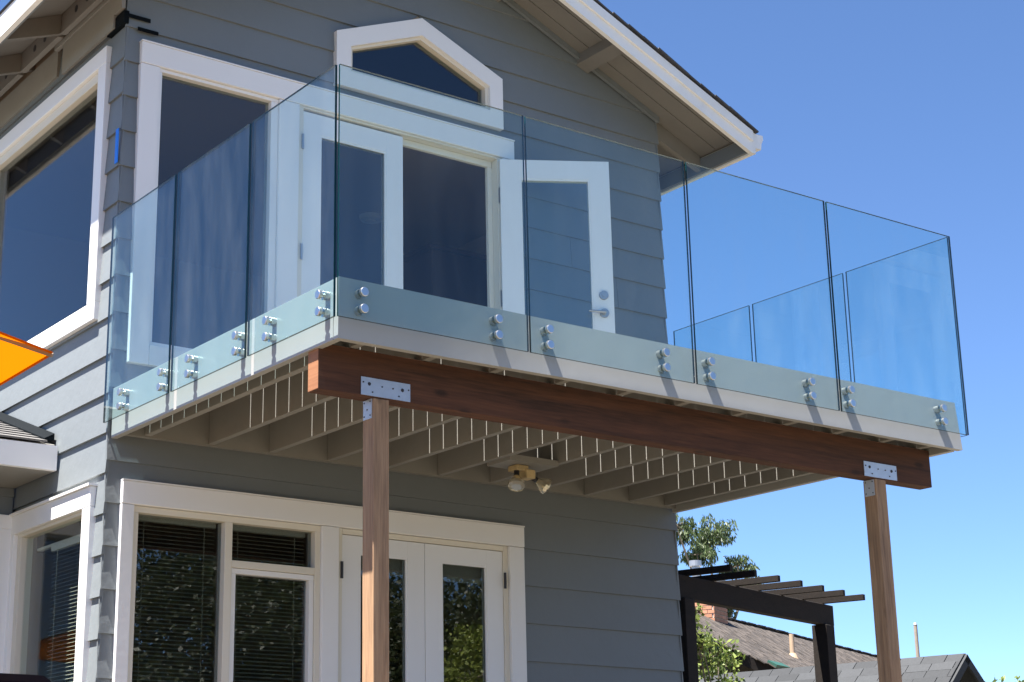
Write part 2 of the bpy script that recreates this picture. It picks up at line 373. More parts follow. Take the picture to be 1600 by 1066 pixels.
def siding_side(x, sgn, butt, pitch, lo, hi, holes, parent, y1):
    for zc, a, b in course_levels(butt, pitch, lo, hi):
        cuts = {a, b}
        for h in holes: cuts |= {z for z in (h[2], h[3]) if a < z < b}
        cuts = sorted(cuts); allr = []
        for z0, z1 in zip(cuts, cuts[1:]):
            zm = (z0+z1)/2; off = lambda z: LAP0*(1-(z-zc)/pitch)+LAP1*(z-zc)/pitch
            segs = [(-.013, y1)]
            for h in sorted([h for h in holes if h[2] < zm < h[3]]): s = segs.pop(); segs += [(s[0], h[0]), (h[1], s[1])]
            allr += [(p, q, z0, z1, off(z0), off(z1)) for p, q in segs]
        def add(mb, r):
            p, q, z0, z1, o0, o1 = r; xi = x-sgn*.003
            if sgn < 0: mb.hexa([(x-o0, p, z0), (xi, p, z0), (xi, q, z0), (x-o0, q, z0), (x-o1, p, z1), (xi, p, z1), (xi, q, z1), (x-o1, q, z1)])
            else: mb.hexa([(xi, p, z0), (x+o0, p, z0), (x+o0, q, z0), (xi, q, z0), (xi, p, z1), (x+o1, p, z1), (x+o1, q, z1), (xi, q, z1)])
        if len(cuts) == 2:
            for r in allr: mb = MB(); add(mb, r); mb.build('siding_board', 'siding', parent)
        else:
            left = list(allr)
            while left:
                grp = [left.pop(0)]; k = 0
                while k < len(grp):
                    g_ = grp[k]; k += 1
                    for r in left[:]:
                        if (abs(r[2]-g_[3]) < 1e-6 or abs(r[3]-g_[2]) < 1e-6) and min(r[1], g_[1])-max(r[0], g_[0]) > .005: grp.append(r); left.remove(r)
                mb = MB(); [add(mb, r) for r in grp]; mb.build('siding_board', 'siding', parent)
siding_side(0, -1, ZD+2.037, .2285, .02, ZS-.16, l_holes, wall_l, 5.0)
siding_side(W, 1, ZD+1.125, .2225, ZD-.02, ZS-.02, [], wall_r, DEEP)
siding_side(W, 1, ZD-.405, .2385, .02, ZD-.02, [], wall_r, DEEP)

box('corner_post', 'siding', wall_l, -.004, .02, -.004, .02, .02, ZS-.02)
# rooms behind the glass
box('floor_slab', 'inside', house, .115, W-.115, .115, DEEP-.01, ZD-.30, ZD-.05)
box('ceiling', 'inside', house, .115, W-.115, .115, DEEP-.01, ZD+2.32, ZD+2.36)
box('partition', 'inside', house, .115, W-.115, 3.9, 4.0, 0, ZD+2.31)
box('floor_slab', 'inside_dark', house, .115, W-.115, .115, DEEP-.01, .03, .09)
MB().box(3.3, 4.09, 1.55, 2.2, ZD-.04, ZD+1.92).box(3.26, 4.10, 1.52, 2.22, ZD+1.925, ZD+1.96).build('cabinet', 'inside_dark', house)
c = MB(); c.cone((3.1, 2.1, ZD+2.318), (3.1, 2.1, ZD+2.285), .10, .085, 20); c.cone((3.1, 2.1, ZD+2.284), (3.1, 2.1, ZD+2.27), .05, .045, 16)
c.build('smoke_detector', 'cream', house)

def frame_xz(mb, x0, x1, z0, z1, wl, wr, wb, wt, y0, y1):
    """a rectangular frame in a front facing wall: outer size, member widths"""
    if wt: mb.box(x0, x1, y0, y1, z1-wt, z1)
    if wb: mb.box(x0, x1, y0, y1, z0, z0+wb)
    mb.box(x0, x0+wl, y0+.001, y1, z0+wb, z1-wt); mb.box(x1-wr, x1, y0+.001, y1, z0+wb, z1-wt); return mb
def frame_yz(mb, y0, y1, z0, z1, wl, wr, wb, wt, x0, x1):
    mb.box(x0, x1, y0, y1, z1-wt, z1); mb.box(x0, x1, y0, y1, z0, z0+wb)
    mb.box(x0+.001, x1, y0, y0+wl, z0+wb, z1-wt); mb.box(x0+.001, x1, y1-wr, y1, z0+wb, z1-wt); return mb

# front upper window
wz = ZD
t = MB(); t.box(.08, 2.875, -.048, .0, wz+2.015, wz+2.152)                         # shared head casing
t.box(.08, .205, -.044, 0, wz+.165, wz+2.013); t.box(.206, 1.03, -.044, 0, wz+.165, wz+.285); t.box(1.03, 1.175, -.044, 0, wz-.0, wz+2.013)
win = t.build('window', 'white', house, .004); win['label'] = 'large white cased picture window beside the balcony doors'
box('drip_cap', 'white', win, .078, 2.877, -.053, 0, wz+2.153, wz+2.161)
s = MB(); frame_xz(s, .206, 1.029, wz+.286, wz+2.014, .022, .05, .022, .022, -.028, .05); s.build('sash', 'white', win, .003)
box('pane', 'pane', win, .229, .979, .012, .018, wz+.309, wz+1.991)
# french doors of the balcony
jm = MB(); jm.box(1.176, 1.212, -.03, .11, wz-.02, wz+2.0); jm.box(2.738, 2.774, -.03, .11, wz-.02, wz+2.0); jm.box(1.176, 2.774, -.03, .11, wz+2.0, wz+2.014)
jm.box(1.215, 2.735, .03, .06, wz+1.955, wz+1.999); jm.box(2.70, 2.737, .03, .06, wz-.02, wz+1.954)
jamb = jm.build('door_frame', 'cream', house, .003)
MB().box(2.775, 2.875, -.044, 0, wz-.02, wz+2.013).build('casing', 'white', jamb, .004)
box('threshold', 'steel', jamb, 1.2, 2.75, -.05, .1, wz-.03, wz-.005)
def door_leaf(name, base, ang, wid, hgt, st, tr, br, thick=.045, hinge_side=0, pane='pane'):
    """leaf in its own plane: u runs from the hinge, v is the outward normal"""
    u = Vector((math.cos(ang), math.sin(ang), 0)); v = Vector((-u.y, u.x, 0)); k = Vector((0, 0, 1)); b = Vector(base)
    def P(a, c, d): return b+u*a+v*c+k*d
    def bx(mb, a0, a1, c0, c1, d0, d1):
        return mb.hexa([P(a0, c0, d0), P(a1, c0, d0), P(a1, c1, d0), P(a0, c1, d0), P(a0, c0, d1), P(a1, c0, d1), P(a1, c1, d1), P(a0, c1, d1)])
    mb = MB(); h = thick/2
    bx(mb, 0, st, -h, h, 0, hgt); bx(mb, wid-st, wid, -h, h, 0, hgt); bx(mb, st, wid-st, -h+.001, h-.001, hgt-tr, hgt); bx(mb, st, wid-st, -h+.001, h-.001, 0, br)
    d = mb.build(name, 'door', house)
    gb = MB(); 
    for c0, c1 in ((-h+.004, -h+.014), (h-.014, h-.004)):
        bx(gb, st, st+.012, c0, c1, br, hgt-tr); bx(gb, wid-st-.012, wid-st, c0, c1, br, hgt-tr); bx(gb, st+.012, wid-st-.012, c0, c1, br, br+.012); bx(gb, st+.012, wid-st-.012, c0, c1, hgt-tr-.012, hgt-tr)
    gb.build('glazing_bead', 'door', d)
    bx(MB(), st-.004, wid-st+.004, -.004, .004, br-.004, hgt-tr+.004).build('pane', pane, d)
    return d, P, bx
dl, P, bx = door_leaf('door', (1.215, .004, wz+.0), 0, .757, 1.985, .128, .135, .25)
dl['label'] = 'closed balcony door leaf'
for z in (.25, .99, 1.72): MB().cone((1.205, -.036, wz+z), (1.205, -.036, wz+z+.10), .008, .008, 8).build('hinge', 'hardware', dl)
do, P, bx = door_leaf('door', (2.745, -.045, wz+.0), R(-30), .745, 1.985, .135, .135, .25, pane='pane_clear')
do['label'] = 'balcony door leaf standing wide open'
for z in (.20, .95, 1.68): box('hinge', 'hardware', do, 2.742, 2.772, -.052, -.034, wz+z, wz+z+.11)
e = MB(); e.cone(P(.677, -.023, .905), P(.677, -.034, .905), .031, .031, 20); e.cone(P(.677, -.034, .905), P(.677, -.06, .905), .011, .011, 10); e.cone(P(.682, -.058, .905), P(.57, -.058, .912), .010, .007, 10)
e.build('handle', 'hardware', do)
MB().cone(P(.677, -.023, 1.03), P(.677, -.036, 1.03), .032, .029, 20).cone(P(.677, -.036, 1.03), P(.677, -.040, 1.03), .016, .015, 16).build('deadbolt', 'hardware', do)
# gable window
def gpoly(h, lo, sh, pk, y): return [(xc-h, y, lo), (xc+h, y, lo), (xc+h, y, sh), (xc, y, pk), (xc-h, y, sh)]
def ring(mb, outer, inner, y0, y1):
    n = len(outer)
    for i in range(n):
        a, b2, c2, d2 = outer[i], outer[(i+1) % n], inner[(i+1) % n], inner[i]
        mb.hexa([(a[0], y0, a[2]), (b2[0], y0, b2[2]), (b2[0], y1, b2[2]), (a[0], y1, a[2]), (d2[0], y0, d2[2]), (c2[0], y0, c2[2]), (c2[0], y1, c2[2]), (d2[0], y1, d2[2])])
    return mb
go = gpoly(.672, wz+2.222, wz+2.597, wz+2.872, 0); gi = gpoly(.562, wz+2.338, wz+2.515, wz+2.745, 0)
gw = ring(MB(), go, gi, -.046, 0).build('window', 'white', house); gw['label'] = 'five sided gable window in a white casing'
g2 = gpoly(.538, wz+2.362, wz+2.505, wz+2.722, 0)
ring(MB(), gpoly(.561, wz+2.339, wz+2.5145, wz+2.744, 0), g2, -.022, .06).build('sash', 'cream', gw)
MB().prism(gpoly(.54, wz+2.36, wz+2.506, wz+2.724, .02), (0, .006, 0)).build('pane', 'pane', gw)
# lower front window and doors
zl = ZD-.516
t = MB(); t.box(.077, 2.886, -.046, 0, zl-.128, zl); t.box(.077, .155, -.042, 0, .25, zl-.13); t.box(1.375, 1.49, -.042, 0, .02, zl-.13)
t.box(.156, 1.374, -.042, 0, .25, .36)
w2 = t.build('window', 'white', house, .004); w2['label'] = 'lower white window of three panes with blinds'
box('drip_cap', 'white', w2, .076, 2.887, -.051, 0, zl+.001, zl+.009)
s = MB(); zt2 = zl-.13; zb2 = .361
frame_xz(s, .156, 1.374, zb2, zt2, .036, .036, .05, .036, -.02, .07); s.box(.737, .785, -.019, .07, zb2+.05, zt2-.036)
s.box(.785, 1.338, -.019, .07, ZD-.94, ZD-.898)
s.build('sash', 'cream', w2, .003)
s = MB(); frame_xz(s, .787, 1.336, zb2+.052, ZD-.942, .03, .03, .03, .03, -.010, .05); s.build('sash', 'white', w2, .003)
box('pane', 'pane', w2, .190, .739, .030, .036, zb2+.04, zt2-.03); box('pane', 'pane', w2, .783, 1.340, .030, .036, ZD-.90, zt2-.03); box('pane', 'pane', w2, .81, 1.312, .030, .036, zb2+.07, ZD-.97)
def blind(x0, x1, z0, z1, parent, axis='x'):
    mb = MB(); z = z0; t = R(28)
    while z < z1:
        c, s_ = .0105*math.cos(t), .0105*math.sin(t)
        if axis == 'x': mb.face([(x0, .10-c, z-s_), (x1, .10-c, z-s_), (x1, .10+c, z+s_), (x0, .10+c, z+s_)])
        else: mb.face([(.10-c, x0, z-s_), (.10-c, x1, z-s_), (.10+c, x1, z+s_), (.10+c, x0, z+s_)])
        z += .0225
    tag(mb.build('blind_slats', 'blind', parent), kind='stuff')
    cb = MB(); n = 2
    for i in range(n):
        f = x0+(x1-x0)*(.14+.72*i/(n-1))
        if axis == 'x': cb.box(f-.002, f+.002, .083, .086, z0, z1)
        else: cb.box(.083, .086, f-.002, f+.002, z0, z1)
    cb.build('blind_cord', 'blind', parent)
    if axis == 'x': box('blind_rail', 'cream', parent, x0, x1, .085, .115, z1, z1+.03)
    else: box('blind_rail', 'cream', parent, .085, .115, x0, x1, z1, z1+.03)
blind(.20, .73, .45, zt2-.06, w2); blind(.80, 1.33, .45, zt2-.06, w2)
jm = MB(); jm.box(1.491, 1.526, -.02, .1, .03, zt2); jm.box(2.733, 2.768, -.02, .1, .03, zt2); jm.box(1.527, 2.732, -.02, .1, zt2-.032, zt2)
jamb = jm.build('door_frame', 'cream', house, .003)
MB().box(2.769, 2.886, -.042, 0, .02, zt2).build('casing', 'white', jamb, .004)
hl = zt2-.036-.05
d1, P, bx = door_leaf('door', (1.529, .012, .05), 0, .598, hl, .125, .10, .25, pane='pane_door'); d1['label'] = 'lower door leaf behind the wooden post'
MB().cone((1.520, -.026, zt2-.20), (1.520, -.026, zt2-.30), .009, .009, 8).build('hinge', 'hole', d1)
d2, P, bx = door_leaf('door', (2.131, .012, .05), 0, .599, hl, .125, .10, .25, pane='pane_door'); d2['label'] = 'lower door leaf right of the wooden post'
MB().cone((2.738, -.026, zt2-.17), (2.738, -.026, zt2-.27), .009, .009, 8).build('hinge', 'hole', d2)
for d_, xa in ((d1, 1.66), (d2, 2.262)):
    box('roman_shade', 'blind_pale', d_, xa-.02, xa+.345, .05, .07, .05+hl-.21, .05+hl-.09)
# left wall windows
t = MB(); frame_yz(t, .19, 2.21, wz+.455, wz+2.185, .112, .112, .11, .11, -.046, 0)
w3 = t.build('window', 'white', house, .004); w3['label'] = 'big picture window in the sunlit side wall'
s = MB(); frame_yz(s, .303, 2.097, wz+.566, wz+2.074, .02, .03, .02, .06, -.02, .06); s.build('sash', 'cream', w3, .003)
box('pane', 'pane', w3, .018, .024, .32, 2.07, wz+.58, wz+2.02)
box('eave_reflection', 'inside_dark', w3, .09, .12, .32, 2.07, wz+1.90, wz+2.02)  # dark strip behind the pane head, stands in for the eave's reflection
t = MB(); frame_yz(t, .115, 1.285, .43, ZD-.535, .105, .05, .11, .115, -.046, 0)
w4 = t.build('window', 'white', house, .004); w4['label'] = 'lower side window with half drawn blinds'
box('drip_cap', 'white', w4, -.062, 0, .105, 1.285, ZD-.534, ZD-.520)
s = MB(); frame_yz(s, .221, 1.234, .541, ZD-.651, .02, .06, .03, .02, -.02, .06); s.build('sash', 'cream', w4, .003)
box('pane', 'pane_clear', w4, .018, .024, .235, 1.18, .56, ZD-.665)
blind(.24, .95, .60, ZD-.78, w4, 'y')
box('blind_rail', 'cream', w4, .085, .115, .24, 1.17, ZD-.75, ZD-.735)
# odds and ends at the corner
MB().box(-.034, -.028, -.012, .022, wz+1.36, wz+1.575).build('tape_strip', 'tape', wall_l)
tp = MB(); tp.box(-.036, -.005, -.03, .215, wz+2.25, wz+2.33); tp.build('membrane_flap', 'black', wall_l)
MB().box(-.03, .135, -.032, -.027, wz+2.290, wz+2.314).build('membrane_flap', 'black', wall_f); MB().box(.055, .19, -.031, -.026, wz+2.222, wz+2.244).build('membrane_flap', 'black', wall_f)
MB().box(-.048, -.027, .10, .88, wz+2.26, wz+2.47).build('frieze_board', 'beige', wall_l)
MB().box(-.052, -.027, -.02, .095, wz+2.345, wz+2.60).build('frieze_board', 'beige', wall_l)
MB().box(-.058, -.027, .10, 1.0, wz+2.472, wz+2.50).build('frieze_board', 'beige', wall_l)
MB().box(-.03, -.001, 1.005, 5.0, wz+2.30, wz+2.50).build('frieze_board', 'beige', wall_l)

# roof
Y0, Y1 = -OG, DEEP+.45
def under(x): return roofz(x)                # soffit plane, also past the walls
rf = MB()
for s in (-1, 1):
    e = xc+s*(W/2+OX); q = [(xc, Y0, under(xc)+.014), (e, Y0, under(e)+.014), (e, Y0, under(e)+.045), (xc, Y0, under(xc)+.045)]
    if s < 0: q.reverse()
    rf.prism(q, (0, Y1-Y0, 0))
roof = rf.build('roof', 'soffit', house)
for s in (-1, 1):
    e = xc+s*(W/2+OX)
    dx = Vector((s, 0, -SL)).normalized(); nn = Vector((s*SL, 0, 1)).normalized()
    # soffit boards of the gable overhang
    for i in range(3):
        ya, yb = Y0+.004+i*.153, Y0+.149+i*.153
        a, b = xc+s*.01, e-s*.03
        q = [(a, ya, under(a)), (b, ya, under(b)), (b, ya, under(b)+.012), (a, ya, under(a)+.012)]
        if s < 0: q.reverse()
        MB().prism(q, (0, yb-ya, 0)).build('soffit_board', 'soffit', roof)
    def rake(y0, y1, lo, hi, name, mat, a=xc, b=e):
        q = [(a, y0, under(a)+lo), (b, y0, under(b)+lo), (b, y0, under(b)+hi), (a, y0, under(a)+hi)]
        if s < 0: q.reverse()
        return MB().prism(q, (0, y1-y0, 0)).build(name, mat, roof)
    rake(Y0-.034, Y0, -.125, .04, 'bargeboard', 'eave')
    rake(Y0-.052, Y0-.035, -.035, .04, 'rake_trim', 'eave')
    # eave board, gutter
    box('eave_board', 'eave', roof, min(e, e+s*.034), max(e, e+s*.034), Y0-.034, Y1, under(e)-.125, under(e)+.04)
    box('sub_fascia', 'siding', roof, min(e-s*.022, e-s*.001), max(e-s*.022, e-s*.001), Y0, Y1, under(e)-.112, under(e)-.002)
    if s > 0:
        gx = e+.036; zt_ = under(e)+.035
        q = [(gx, zt_), (gx+.004, zt_), (gx+.004, zt_-.11), (gx+.055, zt_-.11), (gx+.062, zt_-.06), (gx+.080, zt_-.03), (gx+.080, zt_), (gx+.084, zt_), (gx+.084, zt_-.034), (gx+.066, zt_-.064), (gx+.058, zt_-.114), (gx, zt_-.114)]
        gut = MB().prism([(x, Y0-.03, z) for x, z in reversed(q)], (0, Y1-Y0, 0)).build('gutter', 'white', roof)
        MB().prism([(gx, Y0-.032, zt_), (gx, Y0-.032, zt_-.113), (gx+.057, Y0-.032, zt_-.113), (gx+.065, Y0-.032, zt_-.062), (gx+.083, Y0-.032, zt_-.032), (gx+.083, Y0-.032, zt_)], (0, .0015, 0)).build('gutter_end', 'white', roof)
    # rafters of the eave with vented blocking
    ry = [0.0+.0] + [.115+.675*i for i in range(1, 10)] if s < 0 else [.02+.61*i for i in range(11)]
    if s < 0: ry = [.13+.675*i for i in range(10)]
    for y in ry:
        a, b = xc+s*(W/2-.02), e-s*.023
        q = [(a, y, under(a)-.124), (b, y, under(b)-.110), (b, y, under(b)+.012), (a, y, under(a)+.012)]
        if s < 0: q.reverse()
        MB().prism(q, (0, .04, 0)).build('rafter', 'soffit', roof)
    if s < 0:
        for y, y2 in zip(ry, ry[1:]):
            blk = box('blocking', 'soffit', roof, -.10, -.062, y+.042, y2-.002, ZS-.165, ZS-.03)
            for f in (.35, .62):
                yy = y+.04+(y2-y-.04)*f; zc_ = ZS-.09
                MB().cone((-.1015, yy, zc_), (-.1005, yy, zc_), .024, .024, 16).build('vent_hole', 'hole', roof)
    # lookouts under the gable overhang
    for xl in ((xc+s*1.42), (xc+s*.62)):
        a, b = xl-s*.05, xl+s*.05
        q = [(a, Y0, under(a)-.075), (b, Y0, under(b)-.075), (b, Y0, under(b)-.001), (a, Y0, under(a)-.001)]
        if s < 0: q.reverse()
        MB().prism(q, (0, OG-.01, 0)).build('lookout', 'soffit', roof)
    # mould along the top of the wall
    q = [(xc+s*.02, -.052, under(xc+s*.02)-.045), (xc+s*W/2, -.052, under(xc+s*W/2)-.045), (xc+s*W/2, -.052, under(xc+s*W/2)-.002), (xc+s*.02, -.052, under(xc+s*.02)-.002)]
    if s < 0: q.reverse()
    MB().prism(q, (0, .024, 0)).build('wall_mould', 'siding', roof)
    # shingle courses
    L_ = (W/2+OX+.03)*math.sqrt(1+SL*SL); nco = int(L_/.145)+1
    src = None
    ay = Vector((0, 1, 0)); axx = (Vector((s, 0, -SL)).normalized())
    for i in range(nco):
        d = L_-.145*i-.075
        cc = Vector((xc, (Y0+Y1)/2, under(xc)+.045)) + axx*d + nn*(.014)
        tilt = Matrix.Rotation(R(2.2)*s, 3, 'Y')
        if src is None:
            src = MB().obox(cc, tilt@axx, ay, tilt@nn, .085, (Y1-Y0)/2+.065, .0065).build('shingle_course', 'shingle', roof)
        else:
            copy_part(src, cc+Vector((0, random.uniform(-.012, .012), 0)), roof)

# side wing on the left with its little roof
wy = 1.31
wing = MB()
for a, b, c_, d_ in cells(-4.2, -.03, 0, ZD-.24, [(-2.2, -.13, .4, ZD-.64)]): wing.box(a, b, wy+.03, wy+.12, c_, d_)
wingw = wing.build('wall', 'siding', house)
for zc, a, b in course_levels(ZD-.405, .2285, .02, ZD-.24):
    for x0, x1 in (((-4.2, -.028),) if b > ZD-.60 else ((-4.2, -2.25), (-.10, -.028))):
        if zc+.1 < .35: x0, x1 = -4.2, -.028
        MB().hexa([(x0, wy+.002, a), (x1, wy+.002, a), (x1, wy+.03, a), (x0, wy+.03, a), (x0, wy+.022, b), (x1, wy+.022, b), (x1, wy+.03, b), (x0, wy+.03, b)]).build('siding_board', 'siding', wingw)
t = MB(); frame_xz(t, -2.3, -.036, .30, ZD-.525, .10, .10, .11, .085, wy-.03, wy+.03)
w5 = t.build('window', 'white', house, .004); w5['label'] = 'white cased wing window at the left edge'
box('pane', 'pane', w5, -2.21, -.13, wy+.05, wy+.056, .40, ZD-.60)
box('partition', 'inside', house, -4.2, -.03, wy+1.4, wy+1.5, 0, ZD-.24)
WS = .348
def wz_(y): return ZD-.150+WS*(y-.785)
wr = MB().prism([(-4.4, .70, wz_(.70)-.05), (-4.4, 4.2, wz_(4.2)-.05), (-4.4, 4.2, wz_(4.2)-.012), (-4.4, .70, wz_(.70)-.012)], (4.37, 0, 0)).build('wing_roof', 'beige', house)
box('eave_board', 'white', wr, -4.4, -.028, .66, .70, ZD-.352, ZD-.205)
MB().box(-4.4, -.028, .70, wy, ZD-.352, ZD-.33).build('soffit_board', 'beige', wr)
MB().hexa([(-.09, .72, wz_(.72)+.004), (-.027, .72, wz_(.72)+.012), (-.027, 3.5, wz_(3.5)+.012), (-.09, 3.5, wz_(3.5)+.004), (-.09, .72, wz_(.72)+.02), (-.027, .72, wz_(.72)+.055), (-.027, 3.5, wz_(3.5)+.055), (-.09, 3.5, wz_(3.5)+.02)]).build('flashing', 'black', wr)
nn = Vector((0, -WS, 1)).normalized(); ayy = Vector((0, 1, WS)).normalized(); tl = Matrix.Rotation(R(-3.5), 3, 'X'); src = None
for i in range(26):
    y = .73+.12*i; x = 0
    cc = Vector((-2.215, y, wz_(y)+.004))
    if src is None: src = MB().obox(cc, Vector((1, 0, 0)), tl@ayy, tl@nn, 2.12, .075, .006).build('shingle_course', 'shingle_pale', wr)
    else: copy_part(src, cc+Vector((random.uniform(-.01, .01), 0, 0)), wr)

# ------------------------------------------------------------------ balcony
bal = thing('balcony', (W/2, -D/2, 0), 'timber balcony on a dark red beam and two raw wooden posts', 'balcony')
# front fascia: the board is slightly twisted along its length
N = 240; ft = MB(); vv = []
for i in range(N+1):
    x = W*i/N; u = i/N
    tw = -.015+.105*min(1, max(0, (u-.06)/.26))**1.5         # lean of the face (dy over the height)
    bow = .004*math.sin(math.pi*u)
    for y, z in ((-D-bow-tw*.5*.286+.038, ZD-.286), (-D-bow-tw*.5*.286, ZD-.286), (-D-bow+tw*.5*.286, ZD), (-D-bow+tw*.5*.286+.038, ZD)): ft.v.append((x, y, z))
for i in range(N):
    a = 4*i
    for p, q in ((0, 1), (1, 2), (2, 3), (3, 0)): ft.f.append((a+q, a+p, a+4+p, a+4+q)); ft.m.append(0)
ft.f += [(0, 1, 2, 3), (4*N+3, 4*N+2, 4*N+1, 4*N)]; ft.m += [0, 0]
fb = ft.build('fascia_board', 'fascia', bal); fb['label'] = 'long front fascia board'
box('fascia_board', 'fascia', bal, 0, .038, -D+.045, -.03, ZD-.286, ZD, .003)
box('fascia_board', 'fascia', bal, W-.038, W, -D+.045, -.03, ZD-.286, ZD, .003)
box('ledger', 'beige', bal, .04, W-.04, -.07, -.028, ZD-.262, ZD-.032)
js = None
for x in (.183, .587, .983, 1.385, 1.79, 2.19, 2.60, 2.985, 3.375, 3.765, 4.085):
    if js is None: js = box('joist', 'beige', bal, x, x+.04, -D+.05, -.072, ZD-.256, ZD-.032, .003)
    else: copy_part(js, (x+.02, (-D-.022)/2, ZD-.144), bal)
y = -D+.058
bs = None
while y < -.05:
    c_ = (W/2, y+.067, ZD-.018)
    if bs is None: bs = box('deck_board', 'board', bal, .041, W-.041, y, y+.134, ZD-.031, ZD-.005, .004)
    else: copy_part(bs, c_, bal)
    y += .1345 if y < -2.0 else .140
bm_ = MB().box(.014, 4.19, -2.225, -2.135, ZD-.475, ZD-.257); bm_.m[5] = 1; bm_.build('beam', ['beam', 'beam_end'], bal, .003)
for x in (.312, 3.703):
    box('post', 'post', bal, x, x+.086, -2.226, -2.134, 0.02, ZD-.476, .004)
for x in (.242, 3.612):
    br = MB(); br.box(x, x+.272, -2.2295, -2.2262, ZD-.470, ZD-.385).build('bracket', 'zinc', bal)
    br = WL and bal.children[-1]
    for dx, dz, r in ((.045, .055, .009), (.228, .050, .009), (.012, .06, .004), (.115, .05, .004), (.175, .05, .004), (.062, .018, .004), (.208, .018, .004), (.262, .055, .004)):
        MB().cone((x+dx, -2.2297, ZD-.470+dz), (x+dx, -2.233, ZD-.470+dz), r, r*.8, 8).build('bolt', 'hole', br)
    px = .312 if x < 1 else 3.703
    b2 = box('bracket', 'zinc', bal, px-.0045, px-.0005, -2.215, -2.145, ZD-.57, ZD-.478)
    for dy, dz in ((.01, .015), (.06, .015), (.035, .045), (.01, .08), (.06, .08)):
        MB().cone((px-.0046, -2.215+dy, ZD-.57+dz), (px-.0075, -2.215+dy, ZD-.57+dz), .004, .003, 8).build('bolt', 'hole', b2)
box('blocking', 'beige', bal, 2.232, 2.598, -.76, -.53, ZD-.275, ZD-.240)

# ------------------------------------------------------------------ glass railing
rail = thing('glass_railing', (W/2, -D/2, ZD-.2), 'frameless clear glass railing fixed to the balcony by steel standoffs', 'railing')
ZG0, ZG1 = ZD-.198, ZD+1.019
GI, GT = .027, .0125                         # gap behind the glass, thickness
def pane_box(x0, x1, y0, y1, big):
    mb = MB(); mb.box(x0, x1, y0, y1, ZG0, ZG1)
    ms = [1]*6                                # bottom, top, -y, +x, +y, -x
    if big == 'y': ms[2] = ms[4] = 0
    else: ms[3] = ms[5] = 0
    mb.m = ms
    return mb.build('glass_panel', ['glass', 'edge'], rail, .0012)
so_cache = {}
def standoff(p, nrm, parent):
    key = tuple(nrm)
    n_ = Vector(nrm); p = Vector(p)
    if key not in so_cache:
        mb = MB(); mb.cone(p-n_*.012, p+n_*(GI-.001), .0215, .0215, 20); mb.cone(p+n_*(GI-.001), p+n_*(GI+GT+.001), .008, .008, 10)
        mb.cone(p+n_*(GI+GT+.001), p+n_*(GI+GT+.016), .0215, .0215, 24); mb.cone(p+n_*(GI+GT+.016), p+n_*(GI+GT+.018), .0215, .019, 24)
        o = mb.build('standoff', 'steel', parent); so_cache[key] = (o, WL[o]-p)
    else:
        src, off = so_cache[key]; copy_part(src, p+off, parent)
yf = -D-GI-GT
for (x0, x1), sx in zip(((-.025, 1.043), (1.057, 2.118), (2.136, 3.188), (3.206, W+.036)), ((.104, .858), (1.166, 1.917), (2.230, 2.970), (3.279, 4.048))):
    p = pane_box(x0, x1, yf, yf+GT, 'y')
    for x in sx:
        for z in (-.068, -.146): standoff((x, -D, ZD+z), (0, -1, 0), p)
for side, xf, nx in ((0, -GI-GT, -1), (W, W+GI, 1)):
    for (ya, yb), sy in zip(((-.80, .0), (-1.625, -.832), (yf+(.02 if side == 0 else .016), -1.652)), ((-.725, -.228), (-1.545, -1.043), (-2.328, -1.845))):
        if side and yb > -.1: yb = -.06
        p = pane_box(xf, xf+GT, ya, yb, 'x')
        for y in sy:
            for z in (-.070, -.150): standoff((side, y, ZD+z), (nx, 0, 0), p)

# ------------------------------------------------------------------ flood light under the balcony
fl = thing('floodlight', (2.40, -.645, ZD-.276), 'yellowed twin head floodlight hanging under the balcony joists', 'floodlight')
MB().box(2.335, 2.425, -.69, -.60, ZD-.312, ZD-.277).build('base', 'ivory', fl, .006)
MB().box(2.40, 2.47, -.70, -.62, ZD-.355, ZD-.300).build('sensor_box', 'ivory', fl, .008)
for a, d in (((2.355, -.66, ZD-.31), (-.30, -.35, -.88)), ((2.46, -.66, ZD-.335), (.78, -.35, -.52))):
    a = Vector(a); d = Vector(d).normalized()
    MB().cone(a, a+d*.05, .016, .018, 12).build('neck', 'hole', fl)
    h = MB().cone(a+d*.048, a+d*.10, .020, .050, 20, False).cone(a+d*.10, a+d*.12, .050, .052, 20, False).cone(a+d*.046, a+d*.048, .018, .02, 20); h.build('lamp_head', 'bulb', fl, smooth=False)
    MB().cone(a+d*.119, a+d*.128, .0515, .030, 20).build('lens', 'bulb', fl)

# ------------------------------------------------------------------ pergola
pa = R(15.5); pu = Vector((math.cos(pa), math.sin(pa), 0)); pv = Vector((-math.sin(pa), math.cos(pa), 0)); pz = Vector((0, 0, 1))
p0 = Vector((5.26, 1.06, 0))
per = thing('pergola', p0, 'dark brown timber pergola behind the corner of the house', 'pergola')
Lb = 2.50
MB().obox(p0+pu*(Lb/2-.12)+pz*(ZD-.592), pu, pv, pz, Lb/2+.08, .045, .088).build('beam', 'dark_wood', per, .006)
for u_ in (.02, Lb-.17):
    for v_ in (0,):
        MB().obox(p0+pu*u_+pv*v_+pz*((ZD-.682)/2+.01), pu, pv, pz, .075, .07, (ZD-.682)/2-.01).build('post', 'dark_wood', per, .006)
rs = None
for i in range(7):
    c_ = p0+pu*(.06+.372*i)+pv*.05+pz*(ZD-.4785)
    if rs is None: rs = MB().obox(c_, pu, pv, pz, .020, .47, .025).build('rafter', 'dark_wood', per, .003)
    else: copy_part(rs, c_, per)

